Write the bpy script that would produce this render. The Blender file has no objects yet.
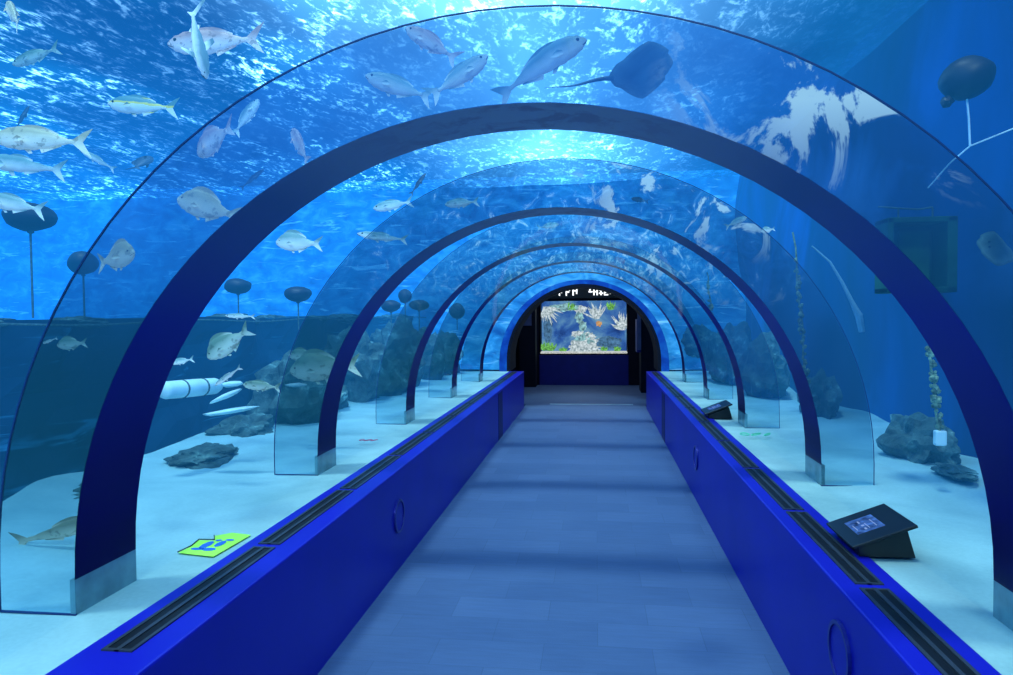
import bpy, bmesh, math, random
from mathutils import Vector, Matrix, noise

S = bpy.context.scene
COL = S.collection
PI = math.pi
rnd = random.Random(7)

# ------------------------------------------------------------------ measures
H = 1.55
F, YAW, PIT, ROL = 699.06, .1274, -.0313, -.0093
XFL, XFR, HP, XOL, XOR = -1.2073, .8183, .6107, -1.4585, 1.0404
CX, R, LEG, TH, Y1, STEP, AX = -.2202, 1.44, .1209, .27, 2.0223, 1.9715, .300
HS = .600
SURF = 3.75
YEND = 11.85
XTL, XTR = -12.0, 2.35
YB = -4.0

# ------------------------------------------------------------------ camera
cd = bpy.data.cameras.new('camera')
cam = bpy.data.objects.new('camera', cd)
COL.objects.link(cam)
S.camera = cam
cd.sensor_width = 36
cd.lens = F / 1013 * 36
cd.clip_end = 200
cd.clip_start = .05
FW = Vector((-math.sin(YAW) * math.cos(PIT), math.cos(YAW) * math.cos(PIT), math.sin(PIT)))
RT0 = Vector((math.cos(YAW), math.sin(YAW), 0))
UP0 = RT0.cross(FW)
RT = RT0 * math.cos(ROL) + UP0 * math.sin(ROL)
UP = -RT0 * math.sin(ROL) + UP0 * math.cos(ROL)
m = Matrix((RT, UP, -FW)).transposed().to_4x4()
m.translation = (0, 0, H)
cam.matrix_world = m


def at(px, py, d):
    """world point seen at that spot of the photo, d metres into the room"""
    return Vector((0, 0, H)) + (FW + RT * ((px - 506.5) / F) + UP * ((337.5 - py) / F)) * d


def onz(px, py, z):
    a = at(px, py, 1) - Vector((0, 0, H))
    return Vector((0, 0, H)) + a * ((z - H) / a.z)


S.view_settings.view_transform = 'Standard'
S.view_settings.look = 'None'
S.cycles.transparent_max_bounces = 40
S.cycles.max_bounces = 6
S.cycles.diffuse_bounces = 3
S.cycles.glossy_bounces = 2
S.cycles.volume_bounces = 0
S.cycles.sample_clamp_indirect = 3
w = bpy.data.worlds.new('world')
S.world = w
w.use_nodes = True
w.node_tree.nodes['Background'].inputs[0].default_value = (.01, .03, .12, 1)
w.node_tree.nodes['Background'].inputs[1].default_value = .15


# ------------------------------------------------------------------ materials
class NT:
    def __init__(s, name):
        s.m = bpy.data.materials.new(name)
        s.m.use_nodes = True
        s.t = s.m.node_tree
        s.t.nodes.clear()
        s.out = s.n('ShaderNodeOutputMaterial')

    def n(s, typ, **kw):
        nd = s.t.nodes.new(typ)
        for k, v in kw.items():
            if k[0] == '_':
                setattr(nd, k[1:], v)
            else:
                key = k.replace('_', ' ')
                try:
                    key = int(k[1:]) if k[0] == 'i' and k[1:].isdigit() else key
                except ValueError:
                    pass
                nd.inputs[key].default_value = v
        return nd

    def l(s, a, b):
        s.t.links.new(a, b)

    def coords(s, kind='Object', scale=(1, 1, 1), rot=(0, 0, 0)):
        tc = s.n('ShaderNodeTexCoord')
        mp = s.n('ShaderNodeMapping')
        mp.inputs['Scale'].default_value = scale
        mp.inputs['Rotation'].default_value = rot
        s.l(tc.outputs[kind], mp.inputs[0])
        return mp.outputs[0]

    def noise(s, vec, scale, detail=3, rough=.5, dist=0):
        nd = s.n('ShaderNodeTexNoise', Scale=scale, Detail=detail, Roughness=rough, Distortion=dist)
        s.l(vec, nd.inputs['Vector'])
        return nd.outputs['Fac']

    def ramp(s, fac, stops, interp='LINEAR'):
        r = s.n('ShaderNodeValToRGB')
        cr = r.color_ramp
        cr.interpolation = interp
        while len(cr.elements) < len(stops):
            cr.elements.new(.5)
        for e, (p, c) in zip(cr.elements, stops):
            e.position = p
            e.color = tuple(c) + (1,) if len(c) == 3 else c
        s.l(fac, r.inputs[0])
        return r.outputs[0]

    def math(s, op, a, b=None, clamp=False):
        nd = s.n('ShaderNodeMath', _operation=op, _use_clamp=clamp)
        for i, v in enumerate((a, b)):
            if v is None:
                continue
            if isinstance(v, (int, float)):
                nd.inputs[i].default_value = v
            else:
                s.l(v, nd.inputs[i])
        return nd.outputs[0]

    def mix(s, fac, a, b, mode='MIX'):
        nd = s.n('ShaderNodeMix', _data_type='RGBA', _blend_type=mode)
        for i, v in ((0, fac), (6, a), (7, b)):
            if isinstance(v, (int, float)):
                nd.inputs[i].default_value = v
            elif isinstance(v, tuple):
                nd.inputs[i].default_value = v + (1,) if len(v) == 3 else v
            else:
                s.l(v, nd.inputs[i])
        return nd.outputs[2]

    def sep(s, vec):
        nd = s.n('ShaderNodeSeparateXYZ')
        s.l(vec, nd.inputs[0])
        return nd.outputs


def pbr(name, col, rough=.6, spec=.3, metal=0, em=None, ems=0, var=.15, scale=6, bump=0, detail=4):
    """plain procedural surface: colour broken up by noise, optional bump and glow"""
    t = NT(name)
    v = t.coords()
    f = t.noise(v, scale, detail)
    a = tuple(max(0, c * (1 - var)) for c in col)
    b = tuple(min(1, c * (1 + var)) for c in col)
    c = t.ramp(f, [(.3, a), (.7, b)])
    p = t.n('ShaderNodeBsdfPrincipled', Roughness=rough, Metallic=metal)
    p.inputs['Specular IOR Level'].default_value = spec
    t.l(c, p.inputs['Base Color'])
    if em:
        p.inputs['Emission Color'].default_value = tuple(em) + (1,)
        p.inputs['Emission Strength'].default_value = ems
    if bump:
        b_ = t.n('ShaderNodeBump', Strength=bump, Distance=.02)
        t.l(t.noise(v, scale * 4, 5), b_.inputs['Height'])
        t.l(b_.outputs[0], p.inputs['Normal'])
    t.l(p.outputs[0], t.out.inputs[0])
    return t.m


def mat_water():
    t = NT('tank_water')
    tr = t.n('ShaderNodeBsdfTransparent')
    t.l(tr.outputs[0], t.out.inputs['Surface'])
    ab = t.n('ShaderNodeVolumeAbsorption', Density=.17)
    ab.inputs['Color'].default_value = (0.0, .55, .80, 1)
    em = t.n('ShaderNodeEmission', Strength=.080)  # glow stands in for light scattered in the water
    em.inputs['Color'].default_value = (.016, .30, .80, 1)
    ad = t.n('ShaderNodeAddShader')
    t.l(ab.outputs[0], ad.inputs[0])
    t.l(em.outputs[0], ad.inputs[1])
    t.l(ad.outputs[0], t.out.inputs['Volume'])
    return t.m


def mat_surface():
    """underside of the rippled water surface, its glitter of light painted as glow"""
    t = NT('water_surface')
    geo = t.coords('Object')
    x, y, z = t.sep(geo)
    # drifting ripples, long in one direction
    v1 = t.coords('Object', (2.0, .95, 1), (0, 0, .12))
    n1 = t.noise(v1, 3.8, 4, .6, 1.0)
    n2 = t.noise(v1, 12, 3, .6, .8)
    n = t.math('ADD', t.math('MULTIPLY', n1, .62), t.math('MULTIPLY', n2, .38))
    big = t.noise(t.coords('Object', (1, .45, 1), (0, 0, .5)), .55, 3, .5, .4)
    bigr = t.ramp(big, [(.40, (0, 0, 0)), (.56, (1, 1, 1))])
    fle = t.ramp(n, [(.50, (0, 0, 0)), (.55, (.25, .25, .25)), (.62, (1, 1, 1))])
    # painted glow: brighter over the tunnel, calm blue towards the right-hand wall
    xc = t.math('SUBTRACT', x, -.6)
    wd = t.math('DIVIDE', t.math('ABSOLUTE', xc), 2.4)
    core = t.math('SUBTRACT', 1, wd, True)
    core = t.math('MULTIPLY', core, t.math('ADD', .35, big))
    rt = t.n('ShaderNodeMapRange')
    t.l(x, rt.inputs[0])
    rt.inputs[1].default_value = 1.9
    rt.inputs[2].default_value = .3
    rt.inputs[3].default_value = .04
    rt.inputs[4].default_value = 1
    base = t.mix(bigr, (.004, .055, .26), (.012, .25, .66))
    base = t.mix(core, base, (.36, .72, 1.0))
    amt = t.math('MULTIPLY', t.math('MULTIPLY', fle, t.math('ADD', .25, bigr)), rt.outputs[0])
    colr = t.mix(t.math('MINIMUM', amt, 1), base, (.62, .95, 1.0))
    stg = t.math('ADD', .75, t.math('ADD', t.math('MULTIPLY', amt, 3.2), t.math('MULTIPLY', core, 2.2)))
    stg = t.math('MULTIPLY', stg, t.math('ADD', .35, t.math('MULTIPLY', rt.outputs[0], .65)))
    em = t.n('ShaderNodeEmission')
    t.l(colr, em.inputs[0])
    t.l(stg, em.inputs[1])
    # the lamps above the tank shine down through the ripples
    tr = t.n('ShaderNodeBsdfTransparent')
    cau = t.ramp(n, [(.44, (.35, .38, .40)), (.60, (.95, 1, 1))])
    t.l(cau, tr.inputs[0])
    ad = t.n('ShaderNodeAddShader')
    t.l(em.outputs[0], ad.inputs[0])
    t.l(tr.outputs[0], ad.inputs[1])
    t.l(ad.outputs[0], t.out.inputs[0])
    return t.m


def mat_glass():
    t = NT('clear_acrylic')
    tr = t.n('ShaderNodeBsdfTransparent')
    tr.inputs[0].default_value = (.95, .98, 1, 1)
    gl = t.n('ShaderNodeBsdfGlossy', Roughness=.03)
    gl.inputs[0].default_value = (.9, .95, 1, 1)
    lw = t.n('ShaderNodeLayerWeight', Blend=.5)
    fr = t.math('ADD', .006, t.math('MULTIPLY', t.math('POWER', lw.outputs['Facing'], 5.0), .12))
    mx = t.n('ShaderNodeMixShader')
    t.l(fr, mx.inputs[0])
    t.l(tr.outputs[0], mx.inputs[1])
    t.l(gl.outputs[0], mx.inputs[2])
    t.l(mx.outputs[0], t.out.inputs[0])
    return t.m


def mat_rib_web(seed):
    """tinted acrylic of the rib with reflections and ripple light painted in as glow"""
    t = NT('rib_acrylic')
    v = t.coords('Object')
    mp = t.n('ShaderNodeMapping')
    mp.inputs['Location'].default_value = (seed * 3.1, 0, seed * 1.7)
    t.l(v, mp.inputs[0])
    x, y, z = t.sep(v)
    n1 = t.noise(mp.outputs[0], 1.3, 2, .5, .5)
    n2 = t.noise(mp.outputs[0], 3.6, 6, .62, 1.1)
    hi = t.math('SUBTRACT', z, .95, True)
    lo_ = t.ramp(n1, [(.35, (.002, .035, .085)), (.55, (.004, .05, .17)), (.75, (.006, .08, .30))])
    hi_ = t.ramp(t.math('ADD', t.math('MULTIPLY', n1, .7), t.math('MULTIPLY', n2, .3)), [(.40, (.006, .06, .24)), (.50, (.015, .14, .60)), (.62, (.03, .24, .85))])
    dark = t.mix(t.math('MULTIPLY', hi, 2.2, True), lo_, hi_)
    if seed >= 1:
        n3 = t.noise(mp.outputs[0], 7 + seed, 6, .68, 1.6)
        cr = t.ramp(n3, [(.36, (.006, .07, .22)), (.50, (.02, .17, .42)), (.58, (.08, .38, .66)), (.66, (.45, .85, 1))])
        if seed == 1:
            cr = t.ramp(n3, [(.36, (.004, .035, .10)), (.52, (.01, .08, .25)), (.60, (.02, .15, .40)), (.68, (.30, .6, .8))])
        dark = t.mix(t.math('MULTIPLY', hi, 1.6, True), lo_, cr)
    # painted reflection: greener low on the left side
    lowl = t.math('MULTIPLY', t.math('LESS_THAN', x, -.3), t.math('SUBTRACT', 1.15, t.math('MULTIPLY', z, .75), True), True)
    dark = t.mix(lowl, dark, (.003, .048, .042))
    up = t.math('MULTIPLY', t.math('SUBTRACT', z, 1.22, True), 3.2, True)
    wh = t.ramp(n2, [(.52, (0, 0, 0)), (.56, (1, 1, 1))])  # white blotches: refracted ripple light painted on
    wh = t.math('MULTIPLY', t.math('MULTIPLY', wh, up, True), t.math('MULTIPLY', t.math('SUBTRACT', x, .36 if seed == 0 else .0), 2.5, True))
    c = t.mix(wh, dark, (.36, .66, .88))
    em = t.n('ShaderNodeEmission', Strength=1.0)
    t.l(c, em.inputs[0])
    tr = t.n('ShaderNodeBsdfTransparent')
    tr.inputs[0].default_value = (.66, .86, .95, 1)
    mx = t.n('ShaderNodeMixShader')
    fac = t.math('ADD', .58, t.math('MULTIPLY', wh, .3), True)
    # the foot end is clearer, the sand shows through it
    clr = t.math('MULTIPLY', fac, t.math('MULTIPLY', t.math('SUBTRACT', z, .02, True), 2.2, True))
    t.l(clr, mx.inputs[0])
    t.l(tr.outputs[0], mx.inputs[1])
    t.l(em.outputs[0], mx.inputs[2])
    t.l(mx.outputs[0], t.out.inputs[0])
    return t.m


def mat_band():
    t = NT('rib_band')
    v = t.coords('Object')
    x, y, z = t.sep(v)
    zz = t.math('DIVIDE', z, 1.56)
    c = t.ramp(zz, [(.0, (.002, .003, .03)), (.30, (.003, .005, .09)), (.60, (.003, .012, .19)), (.85, (.012, .06, .19)), (1, (.055, .15, .28))])  # painted tone and glow: brighter at the crown, darker towards the feet
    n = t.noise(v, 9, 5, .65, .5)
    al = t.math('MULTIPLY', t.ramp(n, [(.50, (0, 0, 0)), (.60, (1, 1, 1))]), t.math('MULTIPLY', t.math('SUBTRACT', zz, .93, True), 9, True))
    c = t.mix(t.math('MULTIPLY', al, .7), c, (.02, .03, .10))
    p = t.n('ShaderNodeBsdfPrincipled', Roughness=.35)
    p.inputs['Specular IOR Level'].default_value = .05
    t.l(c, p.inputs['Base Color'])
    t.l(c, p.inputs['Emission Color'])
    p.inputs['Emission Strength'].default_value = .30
    t.l(p.outputs[0], t.out.inputs[0])
    return t.m


def mat_sand():
    t = NT('sand')
    v = t.coords()
    n = t.noise(v, 1.6, 5, .55, .4)
    c = t.ramp(n, [(.3, (.27, .46, .48)), (.7, (.46, .68, .68))])
    fine = t.noise(v, 60, 3)
    c = t.mix(.12, c, t.ramp(fine, [(.3, (.3, .4, .4)), (.7, (1, 1, 1))]), 'MULTIPLY')
    p = t.n('ShaderNodeBsdfPrincipled', Roughness=.9)
    p.inputs['Specular IOR Level'].default_value = .1
    t.l(c, p.inputs['Base Color'])
    b = t.n('ShaderNodeBump', Strength=.3, Distance=.02)
    t.l(n, b.inputs['Height'])
    t.l(b.outputs[0], p.inputs['Normal'])
    t.l(p.outputs[0], t.out.inputs[0])
    return t.m


def mat_floor():
    t = NT('carpet_tile')
    v = t.coords('Object', (1, 1, 1))
    br = t.n('ShaderNodeTexBrick', Scale=1.0, Mortar_Size=.002, Mortar_Smooth=.3, Bias=0.0, Brick_Width=.5, Row_Height=.25)
    br.offset = .5
    br.inputs['Color1'].default_value = (.060, .115, .26, 1)
    br.inputs['Color2'].default_value = (.078, .14, .30, 1)
    br.inputs['Mortar'].default_value = (.05, .10, .22, 1)
    t.l(v, br.inputs['Vector'])
    n = t.noise(t.coords('Object', (1, 9, 1)), 5, 5, .6)
    c = t.mix(.55, br.outputs['Color'], t.ramp(n, [(.3, (.72, .72, .72)), (.7, (1, 1, 1))]), 'MULTIPLY')
    p = t.n('ShaderNodeBsdfPrincipled', Roughness=.62)
    p.inputs['Specular IOR Level'].default_value = .35
    t.l(c, p.inputs['Base Color'])
    b = t.n('ShaderNodeBump', Strength=.25, Distance=.004)
    t.l(t.noise(v, 160, 2), b.inputs['Height'])
    t.l(b.outputs[0], p.inputs['Normal'])
    t.l(p.outputs[0], t.out.inputs[0])
    return t.m


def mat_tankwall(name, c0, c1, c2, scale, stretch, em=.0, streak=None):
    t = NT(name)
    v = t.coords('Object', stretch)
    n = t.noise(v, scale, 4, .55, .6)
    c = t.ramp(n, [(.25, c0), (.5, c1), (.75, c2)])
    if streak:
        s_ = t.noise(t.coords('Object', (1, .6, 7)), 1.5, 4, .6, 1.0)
        c = t.mix(t.ramp(s_, [(.60, (0, 0, 0)), (.68, (1, 1, 1))]), c, streak)  # streaks painted in for reflections on the wall
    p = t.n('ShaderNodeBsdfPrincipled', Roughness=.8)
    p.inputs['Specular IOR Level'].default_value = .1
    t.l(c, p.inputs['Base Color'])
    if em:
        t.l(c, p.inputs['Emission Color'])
        p.inputs['Emission Strength'].default_value = em  # self-glow added in place of light filling the water
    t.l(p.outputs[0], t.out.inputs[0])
    return t.m


def mat_fish(name, back, belly, stripe=None, spots=False, em=.28):
    t = NT(name)
    v = t.coords('Generated')
    x, y, z = t.sep(v)
    n = t.noise(t.coords('Object'), 14, 3)
    zz = t.math('ADD', z, t.math('MULTIPLY', t.math('SUBTRACT', n, .5), .25))
    st = [(.30, belly), (.52, tuple((a + b) / 2 for a, b in zip(back, belly))), (.72, back)]
    if stripe:
        st = [(.30, belly), (.48, belly), (.52, stripe), (.60, stripe), (.64, back), (.9, back)]
    c = t.ramp(zz, st)
    if spots:
        sp = t.ramp(t.noise(t.coords('Object'), 26, 2), [(.60, (0, 0, 0)), (.66, (1, 1, 1))])
        c = t.mix(t.math('MULTIPLY', sp, .5), c, tuple(b * .35 for b in back))
    p = t.n('ShaderNodeBsdfPrincipled', Roughness=.45)
    p.inputs['Specular IOR Level'].default_value = .4
    t.l(c, p.inputs['Base Color'])
    t.l(c, p.inputs['Emission Color'])
    p.inputs['Emission Strength'].default_value = em  # added glow in its own colour to brighten the fish
    t.l(p.outputs[0], t.out.inputs[0])
    return t.m


def mat_rock():
    t = NT('rock')
    v = t.coords()
    n = t.noise(v, 5, 5, .65, .3)
    c = t.ramp(n, [(.30, (.012, .03, .028)), (.55, (.07, .13, .12)), (.62, (.12, .22, .20)), (.72, (.50, .68, .62))])
    p = t.n('ShaderNodeBsdfPrincipled', Roughness=.9)
    t.l(c, p.inputs['Base Color'])
    b = t.n('ShaderNodeBump', Strength=1.0, Distance=.04)
    t.l(t.noise(v, 11, 6, .6), b.inputs['Height'])
    t.l(b.outputs[0], p.inputs['Normal'])
    t.l(p.outputs[0], t.out.inputs[0])
    return t.m


def emit(name, col, s, var=0, scale=5):
    t = NT(name)
    e = t.n('ShaderNodeEmission', Strength=s)
    f = t.noise(t.coords(), scale, 3)
    c = t.ramp(f, [(.3, tuple(x * (1 - var) for x in col)), (.7, tuple(min(1, x * (1 + var)) for x in col))])
    t.l(c, e.inputs[0])
    t.l(e.outputs[0], t.out.inputs[0])
    return t.m


M = dict(
    water=mat_water(), surface=mat_surface(), glass=mat_glass(), band=mat_band(), sand=mat_sand(), floor=mat_floor(),
    parapet=pbr('blue_parapet', (.008, .010, .44), .42, .35, var=.08, scale=2),
    slot=pbr('vent_black', (.006, .008, .012), .5, .3),
    ventframe=pbr('vent_metal', (.05, .06, .08), .4, .5, metal=.3),
    black=pbr('black_plastic', (.006, .007, .010), .35, .5),
    rim=pbr('rib_rim', (.008, .03, .13), .4, .3),
    foot=pbr('rib_foot_reflection', (.20, .36, .38), .25, .5, var=.25, scale=9),
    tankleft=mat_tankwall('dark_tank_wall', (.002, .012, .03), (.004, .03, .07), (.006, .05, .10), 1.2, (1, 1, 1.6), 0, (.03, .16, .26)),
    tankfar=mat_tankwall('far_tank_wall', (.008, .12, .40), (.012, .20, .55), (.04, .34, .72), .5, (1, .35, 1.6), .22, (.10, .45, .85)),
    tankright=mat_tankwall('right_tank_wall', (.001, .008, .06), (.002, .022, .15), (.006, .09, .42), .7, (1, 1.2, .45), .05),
    ledge=mat_tankwall('ledge_top', (.01, .05, .1), (.02, .1, .2), (.03, .15, .25), 2, (1, 1, 1)),
    rock=mat_rock(),
    palereflect=pbr('pale_reflection_shape', (.62, .80, .82), .7, .2, var=.25, scale=3, bump=.3),
    white=pbr('pale_plastic', (.75, .9, .9), .4, .3, var=.1),
    rope=pbr('rope', (.10, .16, .16), .9, .1, var=.4, scale=40),
    growth=pbr('mussel_growth', (.26, .34, .22), .9, .1, var=.8, scale=18, bump=1),
    floatm=pbr('float', (.010, .010, .03), .5, .4, var=.4, scale=6),
    green=pbr('dark_green_plastic', (.02, .11, .05), .6, .2, var=.4),
    greenlit=pbr('green_lining', (.04, .16, .06), .7, .2, var=.6, scale=5),
    card=pbr('card', (.42, .92, .10), .6, .2, var=.12, em=(.25, .7, .05), ems=.12),
    cardblue=pbr('card_print', (.03, .16, .62), .6, .2),
    redink=pbr('red_print', (.7, .12, .22), .6, .2),
    greenink=pbr('green_print', (.12, .7, .42), .6, .2),
    screen=emit('screen_glow', (.05, .16, .55), .75, .7, 30),
    screenlit=emit('screen_text', (.3, .5, 1.0), .75),
    dark=pbr('dark_hall_wall', (.004, .005, .016), .7, .2),
    hallblue=pbr('hall_blue_panel', (.006, .008, .13), .5, .3, em=(.004, .005, .12), ems=.10),
    grey=pbr('grey_panel', (.08, .10, .22), .6, .3),
    steel=pbr('brushed_plate', (.02, .03, .28), .3, .5, metal=.4),
    sign=emit('sign_letters', (.9, .95, 1.0), 1.7),
    striplight=emit('light_strip', (.55, .75, 1.0), .9),
    eye=pbr('eye', (.01, .01, .012), .2, .6),
    eyering=pbr('eye_ring', (.6, .6, .45), .3, .5),
    mouth=pbr('mouth', (.10, .07, .06), .6, .2),
    stepedge=pbr('step_edge', (.35, .45, .55), .4, .5),
)


# ------------------------------------------------------------------ builders
def link(name, me, mat, parent=None, loc=None):
    o = bpy.data.objects.new(name, me)
    COL.objects.link(o)
    for mt in (mat if isinstance(mat, (list, tuple)) else [mat]):
        me.materials.append(mt)
    if parent is not None:
        o.parent = parent
    if loc is not None:
        o.location = loc
    return o


def obj(name, bm, mat, parent=None, loc=None, smooth=False, bevel=0):
    me = bpy.data.meshes.new(name)
    bmesh.ops.recalc_face_normals(bm, faces=bm.faces)
    bm.to_mesh(me)
    bm.free()
    if smooth:
        for p in me.polygons:
            p.use_smooth = True
    o = link(name, me, mat, parent, loc)
    if bevel:
        b = o.modifiers.new('bevel', 'BEVEL')
        b.width = bevel
        b.segments = 2
        b.limit_method = 'ANGLE'
    return o


def empty(name, loc=(0, 0, 0)):
    o = bpy.data.objects.new(name, None)
    o.empty_display_size = .1
    COL.objects.link(o)
    o.location = loc
    return o


def tag(o, label, cat, group=None, kind=None):
    o['label'] = label
    o['category'] = cat
    if group:
        o['group'] = group
    if kind:
        o['kind'] = kind
    return o


def struct(o, label=None, cat=None):
    o['kind'] = 'structure'
    if label:
        o['label'] = label
    if cat:
        o['category'] = cat
    return o


def box(bm, x0, x1, y0, y1, z0, z1):
    vs = [bm.verts.new((x, y, z)) for z in (z0, z1) for x, y in ((x0, y0), (x1, y0), (x1, y1), (x0, y1))]
    for f in ((0, 1, 2, 3), (7, 6, 5, 4), (0, 4, 5, 1), (1, 5, 6, 2), (2, 6, 7, 3), (3, 7, 4, 0)):
        bm.faces.new([vs[i] for i in f])
    return vs


def bx(*a):
    bm = bmesh.new()
    box(bm, *a)
    return bm


def arch(hw, leg, z0=0, n=48, cx=0):
    """inverted-U outline, feet at z0, straight legs then a half circle"""
    pts = [(cx - hw, z0)]
    for i in range(n + 1):
        a = PI - PI * i / n
        pts.append((cx + hw * math.cos(a), z0 + leg + hw * math.sin(a)))
    pts.append((cx + hw, z0))
    return pts


def strip(bm, pa, ya, pb, yb):
    """faces between outline pa at depth ya and outline pb at depth yb"""
    A = [bm.verts.new((x, ya, z)) for x, z in pa]
    B = [bm.verts.new((x, yb, z)) for x, z in pb]
    for i in range(len(pa) - 1):
        bm.faces.new((A[i], A[i + 1], B[i + 1], B[i]))
    return A, B


def tube(bm, pts, r, n=8, taper=None):
    rings = []
    pts = [Vector(p) for p in pts]
    for i, p in enumerate(pts):
        d = (pts[min(i + 1, len(pts) - 1)] - pts[max(i - 1, 0)]).normalized()
        a = d.orthogonal().normalized() if i == 0 else (rings[-1][1] - d * rings[-1][1].dot(d)).normalized()
        b = d.cross(a)
        rr = r if taper is None else r * taper[i]
        rings.append(([bm.verts.new(p + (a * math.cos(2 * PI * k / n) + b * math.sin(2 * PI * k / n)) * rr) for k in range(n)], a))
    for i in range(len(rings) - 1):
        for k in range(n):
            bm.faces.new((rings[i][0][k], rings[i][0][(k + 1) % n], rings[i + 1][0][(k + 1) % n], rings[i + 1][0][k]))
    bm.faces.new(rings[0][0])
    bm.faces.new(list(reversed(rings[-1][0])))


def blob(bm, c, r, sub=2, amp=.25, freq=1.5, seed=0, sc=(1, 1, 1)):
    ret = bmesh.ops.create_icosphere(bm, subdivisions=sub, radius=1)
    for v in ret['verts']:
        d = v.co.normalized()
        k = 1 + amp * noise.fractal(d * freq + Vector((seed * 3.7, seed, 0)), 1.0, 2.0, 3)
        v.co = Vector(c) + Vector((d.x * sc[0], d.y * sc[1], d.z * sc[2])) * r * k


# ------------------------------------------------------------------ the tank shell
def grid_wall(name, o, u, v, nu, nv, amp, mat, freq=.6, smooth=True, nrm=None):
    bm = bmesh.new()
    o, u, v = Vector(o), Vector(u), Vector(v)
    nrm = nrm or u.cross(v).normalized()
    g = [[bm.verts.new(o + u * (i / nu) + v * (j / nv) + nrm * amp * noise.noise((o + u * (i / nu) + v * (j / nv)) * freq)) for i in range(nu + 1)] for j in range(nv + 1)]
    for j in range(nv):
        for i in range(nu):
            bm.faces.new((g[j][i], g[j][i + 1], g[j + 1][i + 1], g[j + 1][i]))
    return obj(name, bm, mat, smooth=smooth)


LEDX = -3.15
# water surface seen from below
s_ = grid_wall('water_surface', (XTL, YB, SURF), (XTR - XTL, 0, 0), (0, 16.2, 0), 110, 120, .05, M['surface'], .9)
tag(s_, 'rippling underside of the water surface glittering above the whole tunnel', 'water surface', kind='stuff')
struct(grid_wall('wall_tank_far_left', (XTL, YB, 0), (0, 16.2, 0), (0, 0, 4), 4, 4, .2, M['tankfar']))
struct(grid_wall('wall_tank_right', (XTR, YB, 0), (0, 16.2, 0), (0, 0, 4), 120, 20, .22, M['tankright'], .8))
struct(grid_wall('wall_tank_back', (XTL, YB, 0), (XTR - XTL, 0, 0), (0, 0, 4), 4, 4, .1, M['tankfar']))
# the dark step along the left side: an uneven face with a flat shelf on top
bm = bmesh.new()
ny, nz = 90, 10
prev = None
rows = []
for j in range(ny + 1):
    y = YB + 16.2 * j / ny
    row = []
    for k in range(nz + 1):
        z = .5 + 1.05 * k / nz
        p = Vector((LEDX, y, z))
        row.append(bm.verts.new((LEDX + .22 * noise.noise(p * 1.3) + .06 * noise.noise(p * 5) + .25 * (1 - k / nz) ** 2, y, z + (.05 * noise.noise(Vector((0, y * 1.2, 3))) if k == nz else 0))))
    row.append(bm.verts.new((XTL, y, 1.5)))
    rows.append(row)
for j in range(ny):
    for k in range(nz + 1):
        bm.faces.new((rows[j][k], rows[j + 1][k], rows[j + 1][k + 1], rows[j][k + 1]))
struct(obj('wall_ledge_left', bm, M['tankleft'], smooth=False))

# end wall of the tank with the portal opening
PCX = -.36
PHW, PLEG = 1.24, .18
bm = bmesh.new()
ar = arch(PHW, PLEG + .0, HS + .02, 48, CX)
outl = []
for i, (x, z) in enumerate(ar):
    dx, dz = x - CX, z - HS
    k = 1e9
    if dx < -1e-6: k = min(k, (XTL - CX) / dx)
    if dx > 1e-6: k = min(k, (XTR + .3 - CX) / dx)
    if dz > 1e-6: k = min(k, (3.9 - HS) / dz)
    outl.append((CX + dx * k, HS + dz * k))
strip(bm, ar, YEND, outl, YEND)
struct(obj('wall_tank_end', bm, mat_tankwall('end_tank_wall', (.01, .10, .32), (.03, .28, .58), (.16, .60, .85), 3.0, (1, 1, 1.8), .35, (.35, .75, .95))))  # glowing pattern and streaks imitate ripple reflections

# sand
for nm, xa, xb, lab in (('sand_bed', LEDX - .3, XOL, 'pale sand bed along the left side of the tunnel'), ('sand_bed', XOR, XTR + .2, 'pale sand bed along the right side of the tunnel')):
    bm = bmesh.new()
    nx_, ny_ = 26, 150
    g = []
    for j in range(ny_ + 1):
        y = YB + (YEND - YB) * j / ny_
        r_ = []
        for i in range(nx_ + 1):
            x = xa + (xb - xa) * i / nx_
            d = max(0, abs(x - CX) - R - .05)
            r_.append(bm.verts.new((x, y, HS + min(.05 * d, .05) * 0 + min(d, .5) * .10 * (noise.noise(Vector((x, y, 0)) * 1.3) + .25) + (max(0, d - .7) * .08))))
        g.append(r_)
    for j in range(ny_):
        for i in range(nx_):
            bm.faces.new((g[j][i], g[j][i + 1], g[j + 1][i + 1], g[j + 1][i]))
    tag(obj(nm, bm, M['sand'], smooth=True), lab, 'sand', kind='stuff')

# the body of water: everything between tunnel glass and tank walls
bm = bmesh.new()
inner = arch(R + .004, LEG, HS, 48, CX)
inner[0] = (inner[0][0], HS - .06)
inner[-1] = (inner[-1][0], HS - .06)
WX0, WX1, WZ0, WZ1 = XTL - .3, XTR + .6, HS - .06, 4.05
outer = []
for x, z in inner:
    dx, dz = x - CX, z - WZ0
    k = 1e9
    if abs(dx) > 1e-6:
        k = min(k, ((WX1 if dx > 0 else WX0) - CX) / dx)
    if dz > 1e-6:
        k = min(k, (WZ1 - WZ0) / dz)
    outer.append([CX + dx * k, WZ0 + dz * k])
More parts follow.
